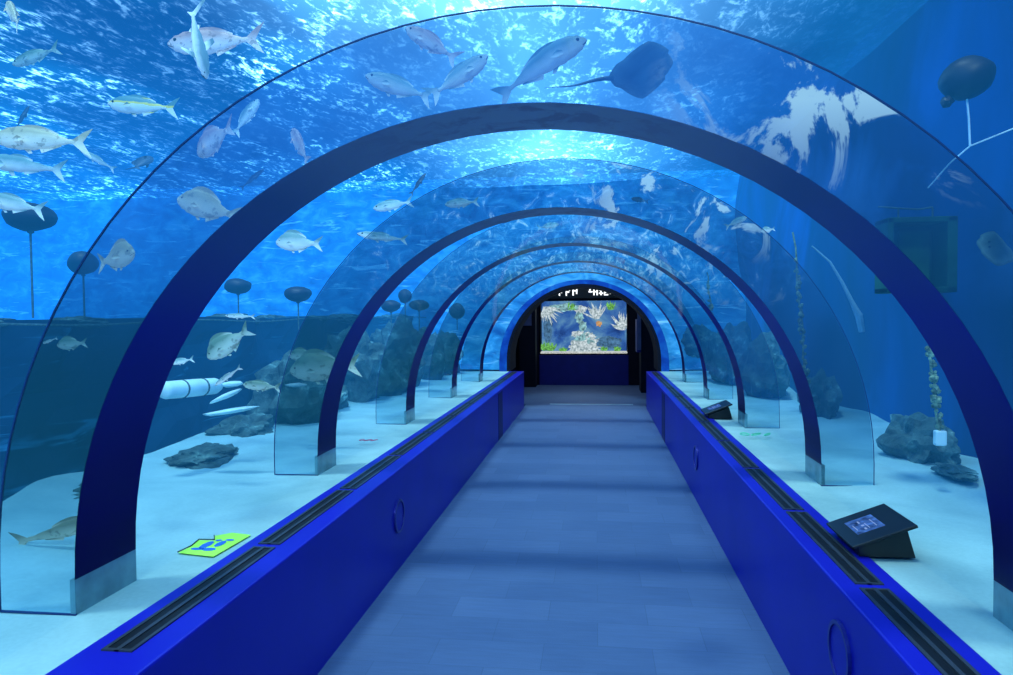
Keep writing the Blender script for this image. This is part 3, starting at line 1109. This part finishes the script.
mf(22, 118, 5.8, ln(28, 5.8), 60, 'slender', FM['dark'], 'thin dark fish pointing up above the yellowish fish')
mf(98, 160, 6.0, ln(40, 6.0), 150, 'slender', FM['silver'], 'faint small fish under the yellow striped one')
# through the nearest rib
mf(215, 140, 3.3, ln(66, 3.3), 200, 'bream', FM['pink'], 'pinkish fish half hidden at the upper left of the nearest rib', yawo=35)
mf(246, 117, 3.6, ln(48, 3.6), 65, 'jack', FM['silver'], 'pale fish pointing up inside the nearest rib at the left', yawo=20)
mf(209, 208, 3.2, ln(66, 3.2), 164, 'bream', FM['cream'], 'plump cream sea bream seen through the left of the nearest rib', 'sea_bream')
mf(116, 258, 3.1, ln(62, 3.1), 8, 'bream', FM['cream'], 'yellowish blotchy fish low on the left of the nearest rib', 'sea_bream', yawo=-30)
mf(300, 146, 3.7, ln(56, 3.7), 120, 'jack', FM['pink'], 'pinkish fish next to the dark band at the upper left', yawo=30)
mf(72, 344, 3.5, ln(30, 3.5), 185, 'bream', FM['olive'], 'dim green fish behind the lower left of the nearest rib')
mf(49, 341, 4.0, ln(18, 4.0), 200, 'slender', FM['silver'], 'tiny pale fish just outside the nearest rib at the left')
mf(400, 89, 3.1, ln(74, 3.1), 158, 'jack', FM['silver'], 'greenish silver fish heading left at the crown of the nearest rib', bend=.2)
mf(432, 44, 3.4, ln(66, 3.4), 145, 'jack', FM['pink'], 'pinkish brown fish partly above the crown of the nearest rib', yawo=10)
mf(459, 79, 2.9, ln(74, 2.9), 40, 'jack', FM['silver'], 'silver fish climbing to the right between two others at the crown', bend=-.25)
mf(541, 58, 3.0, ln(98, 3.0), 22, 'jack', FM['silver'], 'largest silver fish with a bent tail at the crown of the nearest rib', bend=.75)
# between the first two ribs, left
mf(299, 243, 4.6, ln(46, 4.6), 178, 'bream', FM['silver'], 'pale fish right of the dark band above the floats', 'sea_bream')
mf(229, 343, 3.9, ln(52, 3.9), 215, 'bream', FM['olive'], 'greenish bream in front of the dark ledge with its nose down', 'sea_bream')
mf(240, 316, 4.6, ln(30, 4.6), 178, 'slender', FM['silver'], 'thin faint fish over the greenish bream')
mf(228, 376, 4.1, ln(32, 4.1), 215, 'slender', FM['silver'], 'small grey fish beneath the greenish bream')
mf(262, 386, 4.3, ln(38, 4.3), 175, 'jack', FM['olive'], 'dim fish beside the pale reflections on the left')
mf(182, 361, 4.3, ln(24, 4.3), 190, 'jack', FM['silver'], 'tiny faint fish beside the dark band at the left')
mf(252, 179, 5.5, ln(30, 5.5), 40, 'slender', FM['dark'], 'thin dark fish under the bright ripples left of the crown')
mf(418, 184, 5.6, ln(26, 5.6), 55, 'slender', FM['dark'], 'small dark fish in the bright water above the second rib')
mf(304, 356, 5.2, ln(30, 5.2), 178, 'bream', FM['olive'], 'green round fish behind the second rib at the left')
mf(325, 368, 5.0, ln(70, 5.0), 185, 'bream', FM['olive'], 'big pale green fish low behind the second rib')
mf(393, 205, 6.2, ln(40, 6.2), 190, 'jack', FM['silver'], 'pale fish in the crown water left of the second rib')
mf(462, 203, 5.8, ln(34, 5.8), 185, 'jack', FM['silver'], 'pale fish just above the band of the second rib')
mf(384, 238, 5.6, ln(54, 5.6), 170, 'slender', FM['silver'], 'long pale fish behind the upper left of the second rib', bend=.4)
mf(548, 226, 8.2, ln(22, 8.2), 10, 'jack', FM['silver'], 'tiny fish over the middle ribs near the centre')
mf(640, 200, 7.2, ln(18, 7.2), 170, 'jack', FM['dark'], 'tiny dark fish right of the centre over the ribs')
mf(736, 222, 5.6, ln(24, 5.6), 25, 'jack', FM['silver'], 'small fish at the upper right of the second rib')
mf(768, 230, 5.0, ln(14, 5.0), 190, 'bream', FM['silver'], 'very small fish beside the right part of the second rib')


# rays
def ray(px, py, d, span, heading, tilt, label, tail=1.0, name='stingray'):
    """flat diamond disc with a whip tail; heading in the picture plane"""
    t = empty(name, at(px, py, d))
    tag(t, label, 'ray', 'rays around the tunnel')
    th = math.radians(heading)
    xa = RT * math.cos(th) + UP * math.sin(th)
    za = (Matrix.Rotation(math.radians(tilt), 3, xa) @ (-FW)).normalized()
    ya = za.cross(xa)
    t.rotation_euler = Matrix((xa, ya, za)).transposed().to_euler()
    L = span
    bm = bmesh.new()
    outl = []
    N = 40
    for k in range(N):
        a = 2 * PI * k / N
        ca, sa = math.cos(a), math.sin(a)
        r = 1 / (abs(ca) ** 1.35 + abs(sa) ** 1.35) ** (1 / 1.35)
        outl.append((r * ca * .46 * L + (.05 * L if abs(sa) > .5 else 0), r * sa * .5 * L))
    layers = []
    for s in (1, .8, .55, .3):
        for_up = []
        layers.append([bm.verts.new((x * s, y * s, .11 * L * (1 - s ** 1.4) + .04 * L * (abs(y * s) / (.5 * L)) ** 2)) for x, y in outl])
    topc = bm.verts.new((0, 0, .12 * L))
    low = [bm.verts.new((x * .55, y * .55, -.02 * L)) for x, y in outl]
    lowc = bm.verts.new((0, 0, -.03 * L))
    for q in range(3):
        for k in range(N):
            bm.faces.new((layers[q][k], layers[q][(k + 1) % N], layers[q + 1][(k + 1) % N], layers[q + 1][k]))
    for k in range(N):
        bm.faces.new((layers[3][k], layers[3][(k + 1) % N], topc))
        bm.faces.new((layers[0][k], low[k], low[(k + 1) % N], layers[0][(k + 1) % N]))
        bm.faces.new((low[k], lowc, low[(k + 1) % N]))
    obj('disc', bm, FM['ray'], t, smooth=True)
    bm = bmesh.new()
    pts = [(-.40 * L - k * .11 * L * tail, .02 * L * math.sin(k), .04 * L - .008 * L * k) for k in range(9)]
    tube(bm, pts, .035 * L, 8, [1, .85, .7, .55, .45, .35, .25, .15, .08])
    obj('tail', bm, FM['ray'], t, smooth=True)
    for s in (-1, 1):
        bm = bmesh.new()
        bmesh.ops.create_uvsphere(bm, u_segments=8, v_segments=6, radius=.025 * L, matrix=Matrix.Translation((.22 * L, s * .07 * L, .085 * L)))
        obj('eye', bm, M['eye'], t, smooth=True)
    return t


ray(641, 70, 2.9, ln(72, 2.9), 12, 62, 'dark stingray with a long tail at the crown of the nearest rib', 1.1)
ray(996, 250, 3.3, ln(46, 3.3), 160, 30, 'dark olive ray at the right edge behind the nearest rib', .5)
ray(972, 484, 3.95, ln(36, 3.95), 150, 66, 'small dark ray resting on the sand at the right', .6)

# elongated bottom fish lying on the sand at lower left
o = mf(64, 531, 2.85, ln(118, 2.85), 16, 'slender', FM['brown'], 'brown mottled bottom shark lying on the sand behind the nearest rib', 'bottom_shark', yawo=10, bend=.2, cat='shark')


# ------------------------------------------------------------------ floats, ropes, fittings
def floater(px, py, d, r, base_y, label, sc=(1, 1, .8)):
    p = at(px, py, d)
    t = empty('mooring_float', p)
    tag(t, label, 'float', 'dark floats tethered over the ledge')
    bm = bmesh.new()
    blob(bm, (0, 0, 0), r, 3, .10, 1.2, px * .1, sc)
    obj('buoy', bm, M['floatm'], t, smooth=True)
    b = at(px, base_y, d) - p
    bm = bmesh.new()
    tube(bm, [(0, 0, -r * .7), Vector((0, 0, b.z * .5)), Vector((0, 0, b.z))], .007 if d > 3.6 else .009, 6)
    obj('tether', bm, M['rope'], t)
    bm = bmesh.new()
    blob(bm, (0, 0, -r * sc[2] * .98), r * .16, 1, .2, 1, 3)
    obj('ring', bm, M['rope'], t)
    return t


floater(30, 217, 4.6, ln(23, 4.6), 318, 'leftmost dark float with a long tether at the edge of the photo', (1, 1, .62))
floater(83, 263, 5.4, ln(14, 5.4), 322, 'round dark float beside the left outer edge of the nearest rib', (1, 1, .85))
floater(238, 286, 6.4, ln(13, 6.4), 328, 'dark float nearest the right of the nearest dark band', (1, 1, .6))
floater(298, 294, 6.6, ln(13, 6.6), 330, 'dark float just outside the second rib on the left', (1, 1, .62))
floater(391, 306, 8.2, ln(10, 8.2), 330, 'small float behind the second rib on the left', (1, 1, .6))
floater(405, 296, 8.6, ln(7, 8.6), 330, 'smallest dark float between the second and middle ribs', (1, 1, 1))
floater(419, 305, 8.6, ln(10, 8.6), 330, 'wide little float left of the middle rib', (1, 1, .55))
floater(457, 311, 10.2, ln(8, 10.2), 330, 'tiny round float between the middle and fourth ribs', (1, 1, 1))
# upper right float on its pale stalk, tied to a rope
p0 = at(967, 78, 3.35)
t = empty('mooring_float', p0)
tag(t, 'large dark oval float on a pale stalk at the upper right', 'float')
bm = bmesh.new()
blob(bm, (0, 0, 0), ln(26, 3.35), 3, .08, 1.2, 5, (1, .85, .78))
bmesh.ops.rotate(bm, verts=bm.verts, cent=(0, 0, 0), matrix=Matrix.Rotation(-.25, 3, 'Y'))
obj('buoy', bm, M['floatm'], t, smooth=True)
p1 = at(970, 146, 3.35) - p0
bm = bmesh.new()
tube(bm, [(0, 0, -.09), p1 * .6, p1], .005, 6)
obj('stalk', bm, M['white'], t)
bm = bmesh.new()
blob(bm, Vector((-.09, 0, -.11)), .028, 2, .3, 2, 1)
obj('valve', bm, M['floatm'], t)
bm = bmesh.new()
ends = [at(1040, 118, 3.3), at(1000, 134, 3.33), at(970, 146, 3.35), at(950, 163, 3.4), at(928, 188, 3.5)]
tube(bm, ends, .004, 6)
tag(obj('rope', bm, M['white']), 'pale rope running diagonally from the right edge below the oval float', 'rope')
bm = bmesh.new()
pts = [Vector((-2.86, y, 1.53 + .012 * math.sin(y * 3))) for y in [YB + .3 * k for k in range(53)]]
tube(bm, pts, .006, 5)
tag(obj('guide_rope', bm, M['rope']), 'thin rope stretched along the top of the dark ledge on the left', 'rope')


def mussel_rope(px, y0, y1, d, lab, weight=False, n=14, s=1, dx=0):
    a, b = at(px, y0, d), at(px + dx, y1, d)
    t = empty('hanging_rope', b)
    tag(t, lab, 'rope', 'overgrown ropes hanging at the right')
    a = a - b
    pts = [a * (1 - k / 10) + Vector((.01 * math.sin(k * 1.3), .01 * math.cos(k), 0)) for k in range(11)]
    bm = bmesh.new()
    tube(bm, pts, .006 * s, 6)
    obj('cord', bm, M['growth'], t)
    bm = bmesh.new()
    for k in range(n * 3):
        u = rnd.uniform(0.0, .82)
        c = a * u + Vector((rnd.uniform(-.014, .014), rnd.uniform(-.014, .014), 0)) * s
        blob(bm, c, rnd.uniform(.007, .017) * s, 1, .4, 2, k, (1, 1, 1.2))
    obj('mussel_growth', bm, M['growth'], t)
    if weight:
        obj('weight', bx(-.028, .028, -.02, .02, -.05, .03), M['white'], t, bevel=.008)


mussel_rope(927, 325, 436, 3.65, 'nearest overgrown rope with a white weight at its end', True, 22, 1.0, 13)
mussel_rope(793, 232, 386, 4.9, 'long overgrown rope behind the right part of the second rib', False, 22, 1.0, 14)
mussel_rope(707, 272, 320, 7.3, 'short overgrown rope at the right of the middle rib', False, 10, 1.1, 5)

# drooping pale strand on the right
bm = bmesh.new()
tube(bm, [at(812, 246, 4.4), at(830, 262, 4.4), at(842, 282, 4.4), at(852, 302, 4.4), at(859, 316, 4.4), at(862, 332, 4.4)], .014, 8, [.3, .5, .7, 1, 1.7, 1.3])
tag(obj('pale_strand', bm, pbr('pale_strand', (.20, .38, .50), .6, .2)), 'pale drooping strand hanging behind the second rib at the right', 'hose')

# dark green box hanging behind the nearest rib at the right
p = at(915, 256, 3.75)
t = empty('hanging_box', p)
tag(t, 'dark green open box hanging behind the nearest rib at the right', 'box')
bm = bmesh.new()
hw, hh, dp = ln(32, 3.75), ln(37, 3.75), .09
box(bm, -hw, hw, dp - .01, dp, -hh, hh)
box(bm, -hw, -hw + .03, -dp, dp, -hh, hh)
box(bm, hw - .05, hw, -dp, dp, -hh, hh)
box(bm, -hw, hw, -dp, dp, hh - .03, hh)
box(bm, -hw, hw, -dp, dp, -hh, -hh + .03)
obj('body', bm, M['green'], t, bevel=.01)
bm = bmesh.new()
box(bm, -hw * .35, hw * .55, dp - .04, dp - .012, -hh + .04, hh - .06)
obj('lining', bm, M['greenlit'], t)
bm = bmesh.new()
tube(bm, [(-hw * 1.1, 0, hh + .07), (-hw * .5, -.02, hh + .055), (.1 * hw, 0, hh + .05), (hw * .5, 0, hh + .06)], .005, 6)
tube(bm, [(hw * .5, 0, hh + .06), (hw * .5, 0, hh)], .005, 6)
tube(bm, [(-hw * .5, 0, hh + .055), (-hw * .5, 0, hh)], .005, 6)
obj('hanger', bm, M['rope'], t)


# ------------------------------------------------------------------ rocks
def rock(x, y, z, r, sc, lab, mat='rock', amp=.38, grp='rocks on the tank floor', nm='rock', cat='rock', freq=2.2):
    bm = bmesh.new()
    blob(bm, (0, 0, 0), r, 4, amp, freq, x * 3.3 + y, sc)
    o = obj(nm, bm, M[mat], None, (x, y, z))
    tag(o, lab, cat, grp)
    return o


left = [(-2.60, 4.35, .62, .16, (1.1, 1.8, .45), 'low dark rock on the left sand before the pale reflections'),
        (-2.75, 5.15, .66, .20, (1, 1.5, .6), 'dark rock against the left ledge just outside the second rib'),
        (-2.70, 6.0, .85, .30, (1, 1.3, 1.2), 'tall dark rock behind the second rib on the left'),
        (-2.75, 6.7, .72, .25, (1, 1.2, .9), 'rounded rock left of the second rib band'),
        (-2.70, 7.6, .95, .34, (1, 1.2, 1.2), 'rugged reef rock between the second and middle ribs'),
        (-2.60, 8.3, .80, .28, (1, 1.2, 1.1), 'reef rock low beside the middle rib'),
        (-2.65, 9.1, 1.0, .38, (.9, 1.2, 1.2), 'big reef rock behind the middle rib'),
        (-2.55, 10.2, .9, .34, (.9, 1.2, 1.2), 'reef rock behind the fourth rib at the left'),
        (-2.65, 3.4, .62, .13, (1.2, 1.6, .4), 'flat rock at the foot of the ledge near the nearest rib'),
        (-2.45, 11.1, .9, .32, (.9, 1.0, 1.2), 'reef rock beside the portal on the left')]
for a in left:
    rock(*a)
right = [(2.05, 4.75, .66, .24, (.7, 1.5, .9), 'dark rock against the right tank wall below the pale strand'),
         (1.98, 4.15, .66, .08, (1, 2.0, .4), 'small flat rock on the right sand'),
         (2.0, 6.6, .75, .22, (.7, 1.4, 1.1), 'dark rock behind the second rib on the right'),
         (1.9, 8.3, .9, .34, (.7, 1.4, 1.1), 'tall dark rock behind the middle rib on the right'),
         (1.85, 10.0, .9, .42, (.7, 1.4, 1.1), 'dark rock behind the fourth rib on the right'),
         (1.6, 11.2, 1.12, .24, (1, 1, 1), 'round dark rock beside the portal on the right')]
for a in right:
    rock(*a)
# reflections built as solid pale shapes, and a pale banded pipe in front of the ledge
p = at(192, 388, 4.35)
t = empty('pale_pipe', p)
tag(t, 'thick whitish pipe with dark bands in front of the left ledge', 'pipe')
dirv = (at(216, 386, 4.6) - at(160, 391, 4.1))
bm = bmesh.new()
tube(bm, [(-.5) * dirv, (-.45) * dirv, 0 * dirv, .42 * dirv, .5 * dirv], ln(8.5, 4.35), 16, [.8, 1, 1.05, 1, .7])
obj('tube', bm, M['white'], t, smooth=True)
for u in (-.18, .18):
    bm = bmesh.new()
    tube(bm, [(u - .012) * dirv, (u + .012) * dirv], ln(9.3, 4.35), 16)
    obj('band', bm, M['rope'], t)
for (px, py, d, l_, h_, an, lab) in ((226, 396, 4.3, 33, 5, 24, 'pale pointed reflection shape leaning up below the whitish pipe'), (230, 411, 4.3, 56, 5, 9, 'long pale reflection shape lowest of the pale ones on the left'),
                                     (232, 384, 4.6, 22, 6, 5, 'short pale reflection shape right of the whitish pipe'), (296, 385, 5.1, 22, 4, 2, 'small pale reflection shape behind the second rib at the left')):
    p = at(px, py, d)
    bm = bmesh.new()
    blob(bm, (0, 0, 0), ln(l_ / 2, d), 3, .18, 1.4, px, (1, .35, h_ / l_))
    for v in bm.verts:
        q = RT * v.co.x + FW * v.co.y + UP * v.co.z
        v.co = Matrix.Rotation(math.radians(-an), 3, FW) @ q
    tag(obj('pale_reflection', bm, M['palereflect'], None, p), lab, 'stone', 'pale reflections before the left ledge')
# shelf edge stones keep the top of the step uneven
for k in range(10):
    y = 3.2 + k * .9
    rock(-3.35 + .2 * rnd.random(), y, 1.53, .10 + .07 * rnd.random(), (1, 2.2, .35), 'flat dark stone on top of the left ledge', grp='flat stones along the ledge top', nm='ledge_stone', cat='stone')
